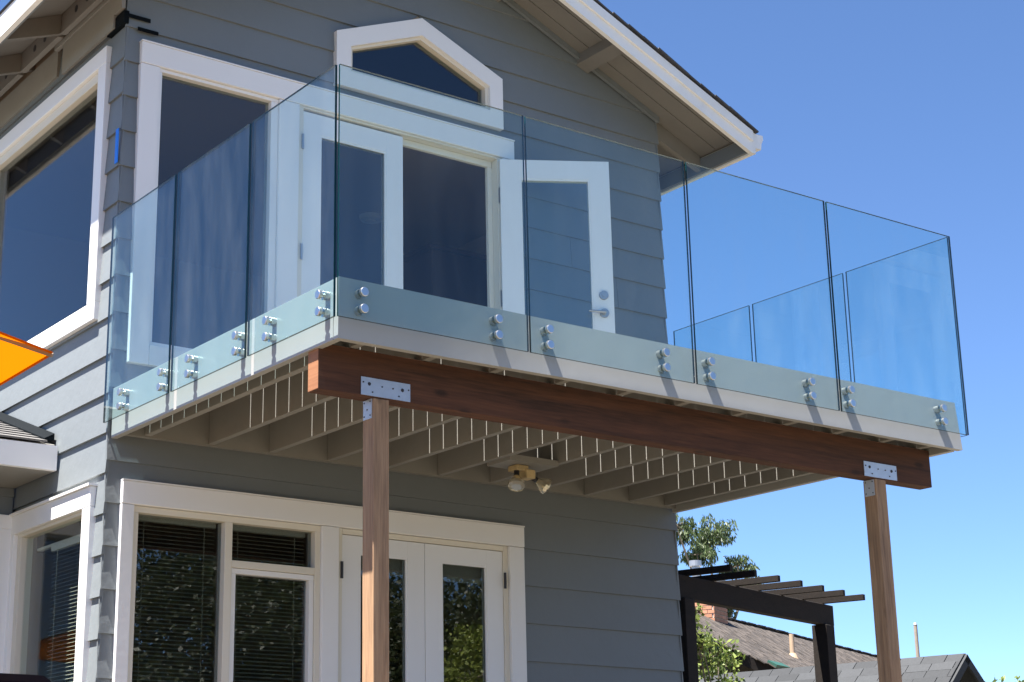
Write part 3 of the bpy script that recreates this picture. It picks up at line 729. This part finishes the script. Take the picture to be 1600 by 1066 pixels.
# ------------------------------------------------------------------ umbrella and barbecue
uc = Vector((-2.895, -2.704, 0)); RU = 1.36
um = thing('parasol', uc, 'orange canvas garden parasol poking in at the left edge', 'parasol')
zr = ZD-.85; zp = zr+.50
mb = MB(); K = 6
pts = [uc+Vector((RU*math.cos(R(-30.5+60*i)), RU*math.sin(R(-30.5+60*i)), zr)) for i in range(K)]
top = uc+Vector((0, 0, zp))
for i in range(K):
    a, b = pts[i], pts[(i+1) % K]; n_ = 6
    for j in range(n_):
        for k in range(n_-j):
            def Q(j, k):
                fa, fb_ = j/n_, k/n_; p = top*(1-fa-fb_)+a*fa+b*fb_; s_ = fa+fb_; p = p.copy(); p.z -= .05*math.sin(math.pi*s_)*(1-.3*abs(fa-fb_)); return p
            mb.face([Q(j, k), Q(j+1, k), Q(j, k+1)])
            if j+k < n_-1: mb.face([Q(j+1, k), Q(j+1, k+1), Q(j, k+1)])
mb.build('canopy', 'orange', um)
for i in range(K):
    a, b = pts[i], pts[(i+1) % K]
    v_ = MB(); out_ = ((a+b)/2-uc).normalized()*.003; dr = Vector((0, 0, -.012))
    v_.face([a, b, b+dr+out_, a+dr+out_])
    v_.build('hem', 'orange', um)
    MB().cone(a+Vector((0, 0, -.012)), top+Vector((0, 0, -.05)), .008, .008, 6).build('rib', 'bark', um)
MB().cone(uc+Vector((0, 0, .06)), uc+Vector((0, 0, zp+.06)), .022, .022, 14).build('pole', 'bark', um)
MB().cone(uc+Vector((0, 0, .021)), uc+Vector((0, 0, .09)), .25, .22, 24).build('base', 'black', um)

bq = thing('barbecue', (-2.0, -3.0, .02), 'black barbecue with a rounded hood at the bottom left corner', 'barbecue')
MB().box(-2.38, -1.60, -3.25, -2.75, .55, .72).build('firebox', 'black', bq, .01)
arc = [(-2.40, -3.0-.27*math.cos(math.pi*i/10), .725+.20*math.sin(math.pi*i/10)) for i in range(11)]
MB().prism(arc, (.84, 0, 0)).build('hood', 'black', bq, .006)
MB().cone((-2.25, -3.30, .80), (-1.72, -3.30, .80), .012, .012, 10).build('handle', 'steel', bq)
for x in (-2.33, -1.66):
    for y in (-3.2, -2.8): box('leg', 'black', bq, x-.02, x+.02, y-.02, y+.02, .021, .55)

# ------------------------------------------------------------------ neighbours behind
A = Vector((20.9, 17.63, ZD+2.05)); B = Vector((33.8, 23.05, ZD+2.05)); e1 = (B-A).normalized(); e2 = Vector((e1.y, -e1.x, 0))  # e2 points to the camera
nh = thing('neighbour_house', (A+B)/2*1.0-Vector((0, 0, ZD+2.05)), 'neighbouring house with a weathered wood shake roof beyond the pergola', 'house')
LN = (B-A).length; RUN, RISE = 3.4, 1.9
sl_ = (e2*RUN-Vector((0, 0, RISE))); sd = sl_.normalized(); sn = e1.cross(sd); sn = sn if sn.z > 0 else -sn
A0 = -6.0
def eave_at(a): return 3.1 if a > -1.7 else (1.6 if a < -3.1 else 3.1-(-1.7-a)/1.4*1.5)
outline = [(A0, 0), (LN, 0), (LN, 3.1), (-1.7, 3.1), (-3.1, 1.6), (A0, 1.6)]
rb = MB().prism([A+e1*a+sd*d-sn*.07 for a, d in reversed(outline)], sn*.07).build('roof', 'shake', nh)
bk = (e2*-RUN-Vector((0, 0, RISE))).normalized(); MB().hexa([A+e1*A0-Vector((0, 0, .07)), B-Vector((0, 0, .07)), B+bk*3.1-Vector((0, 0, .07)), A+e1*A0+bk*3.1-Vector((0, 0, .07)), A+e1*A0, B, B+bk*3.1, A+e1*A0+bk*3.1]).build('roof', 'shake', nh)
sh = MB(); rows = int(3.1/.16)
for r_ in range(rows):
    x = A0
    while x < LN:
        w_ = random.uniform(.09, .22); dn_ = .16*r_+.11
        if dn_ < eave_at(x+w_/2)+.05:
            c_ = A+e1*(x+w_/2)+sd*dn_+sn*(.016+random.uniform(0, .010))
            t_ = Matrix.Rotation(R(random.uniform(2, 4.5)), 3, e1)
            sh.obox(c_, e1, t_@sd, t_@sn, w_/2-.006, .115+random.uniform(-.03, .03), .010)
        x += w_
tag(sh.build('shakes', 'shake', rb), kind='stuff')
rc = MB()
x = A0
while x < LN:
    rc.obox(A+e1*(x+.12)+Vector((0, 0, .03+random.uniform(0, .02))), e1, e2, Vector((0, 0, 1)), .13, .10, .014); x += .2
tag(rc.build('ridge_caps', 'shake', rb), kind='stuff')
for (a0, d0), (a1, d1) in zip(outline[2:], outline[3:]):
    p_, q_ = A+e1*a0+sd*d0-sn*.02, A+e1*a1+sd*d1-sn*.02; dd = (p_-q_).normalized(); sd2 = dd.cross(pz).normalized()
    MB().obox((p_+q_)/2-pz*.10, dd, sd2, pz, (p_-q_).length/2, .02, .10).build('eave_board', 'dark_wood', nh)
wp = [A+e1*a+sd*d for a, d in ((A0, .5), (LN, .5), (LN, 2.5), (-1.9, 2.5), (-3.2, 1.05), (A0, 1.05))]
MB().prism([Vector((q.x, q.y, 0)) for q in reversed(wp)], (0, 0, ZD+.45)).build('wall', 'white_wall', nh)
MB().obox(A+e1*-1.55+sd*2.98+sn*.05, e1, sd, sn, .35, .10, .03).build('flashing', 'green', nh)
# chimney
cc = A+e1*1.08+e2*.10; ch = MB().obox(cc+Vector((0, 0, -.1)), e1, e2, Vector((0, 0, 1)), .34, .30, .75).build('chimney', 'mortar', nh)
bsrc = None
for r_ in range(17):
    z = -.80+.085*r_+.04; off = .105 if r_ % 2 else 0
    for side in range(2):
        n_ = 4 if side == 0 else 3
        for k in range(-1, n_):
            w0 = -.36+.21*k+off; w1 = w0+.20
            lim = .355 if side == 0 else .315
            w0, w1 = max(w0, -lim), min(w1, lim)
            if w1-w0 < .04: continue
            m_ = (w0+w1)/2
            if side == 0: MB().obox(cc+e1*m_+e2*.305+Vector((0, 0, z)), e1, e2, pz, (w1-w0)/2, .012, .034).build('brick', 'brick', ch)
            else: MB().obox(cc+e2*m_-e1*.345+Vector((0, 0, z)), e1, e2, pz, .012, (w1-w0)/2, .034).build('brick', 'brick', ch)
MB().obox(cc+Vector((0, 0, .69)), e1, e2, pz, .38, .34, .04).build('chimney_cap', 'mortar', nh)
MB().cone(cc+Vector((-.27, 0, .73)), cc+Vector((-.27, 0, 1.0)), .08, .08, 16).cone(cc+Vector((-.27, 0, 1.0)), cc+Vector((-.27, 0, 1.12)), .13, .13, 16).build('flue_pipe', 'hardware', nh)
vp = Vector((22.35, 16.0, ZD+.95)); vp = A+e1*1.6+sd*2.0
MB().cone(vp-Vector((0, 0, .05)), vp+Vector((0, 0, .10)), .13, .065, 14).cone(vp+Vector((0, 0, .10)), vp+Vector((0, 0, .50)), .055, .05, 14).build('vent_pipe', 'tan', nh)
# grey shed
ap = Vector((12.36, 4.0, ZD-.476)); sd_ = thing('garden_shed', (12.4, 6.2, 0), 'small shed with a grey shingle roof in front of the neighbouring house', 'shed')
yv = Vector((-.15, 1, 0)).normalized(); xv = Vector((yv.y, -yv.x, 0)); LSH = 5.2
PIT = .86; HWD = 1.5
for s in (-1, 1):
    dn = (xv*s-pz*PIT).normalized(); nn = Vector(xv*s*PIT+pz).normalized(); c_ = ap+yv*(LSH/2)+dn*(HWD*math.sqrt(1+PIT*PIT)/2)
    rr = MB().obox(c_-nn*.02, yv, dn, nn, LSH/2, HWD*math.sqrt(1+PIT*PIT)/2, .018).build('roof', 'shingle_grey', sd_)
    st = MB(); rows = int(HWD*math.sqrt(1+PIT*PIT)/.135)
    for r_ in range(rows):
        x = -random.uniform(0, .3)
        while x < LSH:
            w_ = .30; a0, a1 = max(0, x+.004), min(LSH, x+w_-.004)
            if a1 > a0+.02:
                tt = Matrix.Rotation(R(2.5)*(1 if yv.cross(dn).dot(nn) > 0 else -1)*1, 3, yv)
                st.obox(ap+yv*((a0+a1)/2)+dn*(.135*r_+.08)+nn*(.010+random.uniform(0, .003)), yv, dn, nn, (a1-a0)/2, .075, .004+.003*random.random())
            x += w_
    tag(st.build('shingles', 'shingle_grey', rr), kind='stuff')
    MB().obox(ap+dn*(HWD*math.sqrt(1+PIT*PIT)/2)-yv*.016-nn*.05, yv, dn, nn, .014, HWD*math.sqrt(1+PIT*PIT)/2, .045).build('bargeboard', 'shingle_grey', sd_)
hw = HWD-.25; gz = ap.z-.10
q = [ap+yv*.3+xv*hw+pz*(-PIT*hw-.1), ap+yv*.3-pz*.1, ap+yv*.3-xv*hw+pz*(-PIT*hw-.1)]
base = [Vector((q[2].x, q[2].y, 0)), Vector((q[0].x, q[0].y, 0))]
MB().prism([base[0], base[1], q[0], q[1], q[2]], yv*(LSH-.6)).build('wall', 'siding', sd_)
pl = thing('utility_pole', (31.12, 20, 0), 'thin grey pole standing up behind the shed roof', 'pole')
MB().cone((31.12, 20, 0), (31.12, 20, ZD+2.60), .055, .045, 12).build('shaft', 'bark', pl)
MB().cone((31.12, 20, ZD+2.60), (31.12, 20, ZD+2.66), .052, .035, 12).build('cap', 'zinc', pl)

# ------------------------------------------------------------------ trees
def limb(mb, a, b, r0, r1, n=7):
    a, b = Vector(a), Vector(b); m_ = (a+b)/2+Vector((random.uniform(-1, 1), random.uniform(-1, 1), 0))*(b-a).length*.05
    mb.cone(a, m_, r0, (r0+r1)/2, n, False); mb.cone(m_, b, (r0+r1)/2, r1, n, False)
def leaves(mb, c, rad, n, ll, lw, droop=0.0, hollow=.45):
    c = Vector(c)
    for _ in range(n):
        d = Vector((random.gauss(0, 1), random.gauss(0, 1), random.gauss(0, 1))).normalized()
        r = hollow+(1-hollow)*random.random()**.6
        p = c+Vector((d.x*rad[0], d.y*rad[1], d.z*rad[2]))*r
        a = Vector((random.gauss(0, 1), random.gauss(0, 1), random.gauss(0, 1)-droop*2)).normalized()
        s_ = a.cross(Vector((random.gauss(0, 1), random.gauss(0, 1), random.gauss(0, 1)))).normalized()
        k = random.uniform(.7, 1.3); L1, W1 = ll*k, lw*k
        b = len(mb.v); mb.v += [tuple(p), tuple(p+a*L1*.5+s_*W1*.5), tuple(p+a*L1), tuple(p+a*L1*.5-s_*W1*.5)]
        mb.f.append((b, b+1, b+2, b+3)); mb.m.append(0)
def tree(name, base, label, cat, blobs, leafm, trunk, ll, lw, dens, droop=0, group=None, twigs=True, sub=7, subr=.38):
    base = Vector(base); t = thing(name, base, label, cat, group)
    tk = MB(); topz = min(b[0][2] for b in blobs); ctr = Vector((sum(b[0][0] for b in blobs)/len(blobs), sum(b[0][1] for b in blobs)/len(blobs), topz))
    fork = base+(ctr-base)*.72; limb(tk, base, fork, trunk, trunk*.6, 10)
    for b in blobs: limb(tk, fork, b[0], trunk*.45, trunk*.10, 6)
    cr = MB()
    for c_, rad in blobs:
        c_ = Vector(c_)
        for k in range(sub):
            d = Vector((random.gauss(0, 1), random.gauss(0, 1), random.gauss(0, .9))).normalized()
            cc_ = c_+Vector((d.x*rad[0], d.y*rad[1], d.z*rad[2]))*random.uniform(.35, .8)
            rr_ = [q*subr*random.uniform(.7, 1.35) for q in rad]
            leaves(cr, cc_, rr_, int(dens*rr_[0]*rr_[2]/(ll*lw)), ll, lw, droop, .2)
            if twigs: limb(tk, c_, cc_, trunk*.10, trunk*.03, 5)
    cr.build('crown', leafm, t); tk.build('trunk', 'bark', t)
    return t
def zr_(z): return ZD+z
tree('eucalyptus_tree', (53.5, 50, 0), 'tall drooping eucalyptus rising behind the pergola', 'tree',
     [((51.3, 50, zr_(11.5)), (1.2, 1.2, .9)), ((53.9, 50.5, zr_(11.25)), (1.45, 1.4, .95)), ((52.6, 50, zr_(10.2)), (1.1, 1.2, .8)), ((55.5, 50.2, zr_(9.95)), (1.15, 1.2, .6)), ((56.3, 50.4, zr_(9.3)), (1.0, 1.0, .55)), ((54.6, 50.4, zr_(8.2)), (1.3, 1.2, 1.0))],
     'leaf_e', .30, .24, .07, 13, 1.2, sub=13, subr=.36)
tree('leafy_shrub', (8.5, 4.05, 0), 'bright green leafy shrub between the pergola post and shed', 'shrub',
     [((8.50, 4.0, zr_(-.66)), (.27, .25, .20)), ((8.20, 3.9, zr_(-.62)), (.20, .2, .28)), ((8.72, 4.1, zr_(-.74)), (.20, .2, .15)), ((8.15, 3.95, zr_(-.32)), (.09, .1, .25)), ((8.45, 4.05, zr_(-1.05)), (.45, .4, .30))],
     'leaf_b', .04, .060, .030, 5, .2, sub=10, subr=.40)
tree('round_tree', (41.5, 25, 0), 'rounded green treetop at the lower right corner', 'tree',
     [((41.0, 25, zr_(1.75)), (1.4, 1.4, .65)), ((43.0, 25.4, zr_(1.3)), (1.4, 1.3, .7)), ((39.9, 25.0, zr_(1.45)), (1.0, 1.1, .6))],
     'leaf_b', .18, .18, .09, 5, .2, sub=10, subr=.36)
# trees that the lower windows mirror
labs = ['small sunlit tree mirrored in the right lower door pane', 'dark oak mirrored at the left of the lower left window', 'tall dark oak mirrored in the middle lower panes', 'broad dark oak mirrored in the lower door glass', 'far dark oak mirrored in the lower door edge',
        'rear oak mirrored behind the left one', 'rear oak mirrored behind the middle one', 'rear oak mirrored behind the broad one']
for i, (x, y, h, r_) in enumerate(((11.75, -12, 3.6, .85), (7.0, -22, 6.3, 3.2), (13.5, -24, 7.0, 3.6), (20.5, -25, 6.8, 3.6), (28, -24, 7.0, 3.6), (10.5, -30, 7.5, 3.8), (17.5, -31, 8.0, 4.0), (25, -31, 8.0, 4.0))):
    tree('oak_tree' if i else 'small_tree', (x, y, -1.2), labs[i], 'tree',
         [((x, y, h-r_*.6), (r_, r_, r_*.7)), ((x-r_*.6, y+.3, h-r_*1.2), (r_*.8, r_*.8, r_*.7)), ((x+r_*.7, y, h-r_*1.1), (r_*.8, r_*.8, r_*.7)), ((x, y, h-r_*1.9), (r_, r_, r_*.7))],
         'leaf_s' if i == 0 else 'leaf_d', .12+.02*i, .08 if i == 0 else .14, .05 if i == 0 else .085, 6.0 if i == 0 else 8.0, .2, group='trees facing the house' if i else None, sub=9, subr=.46)
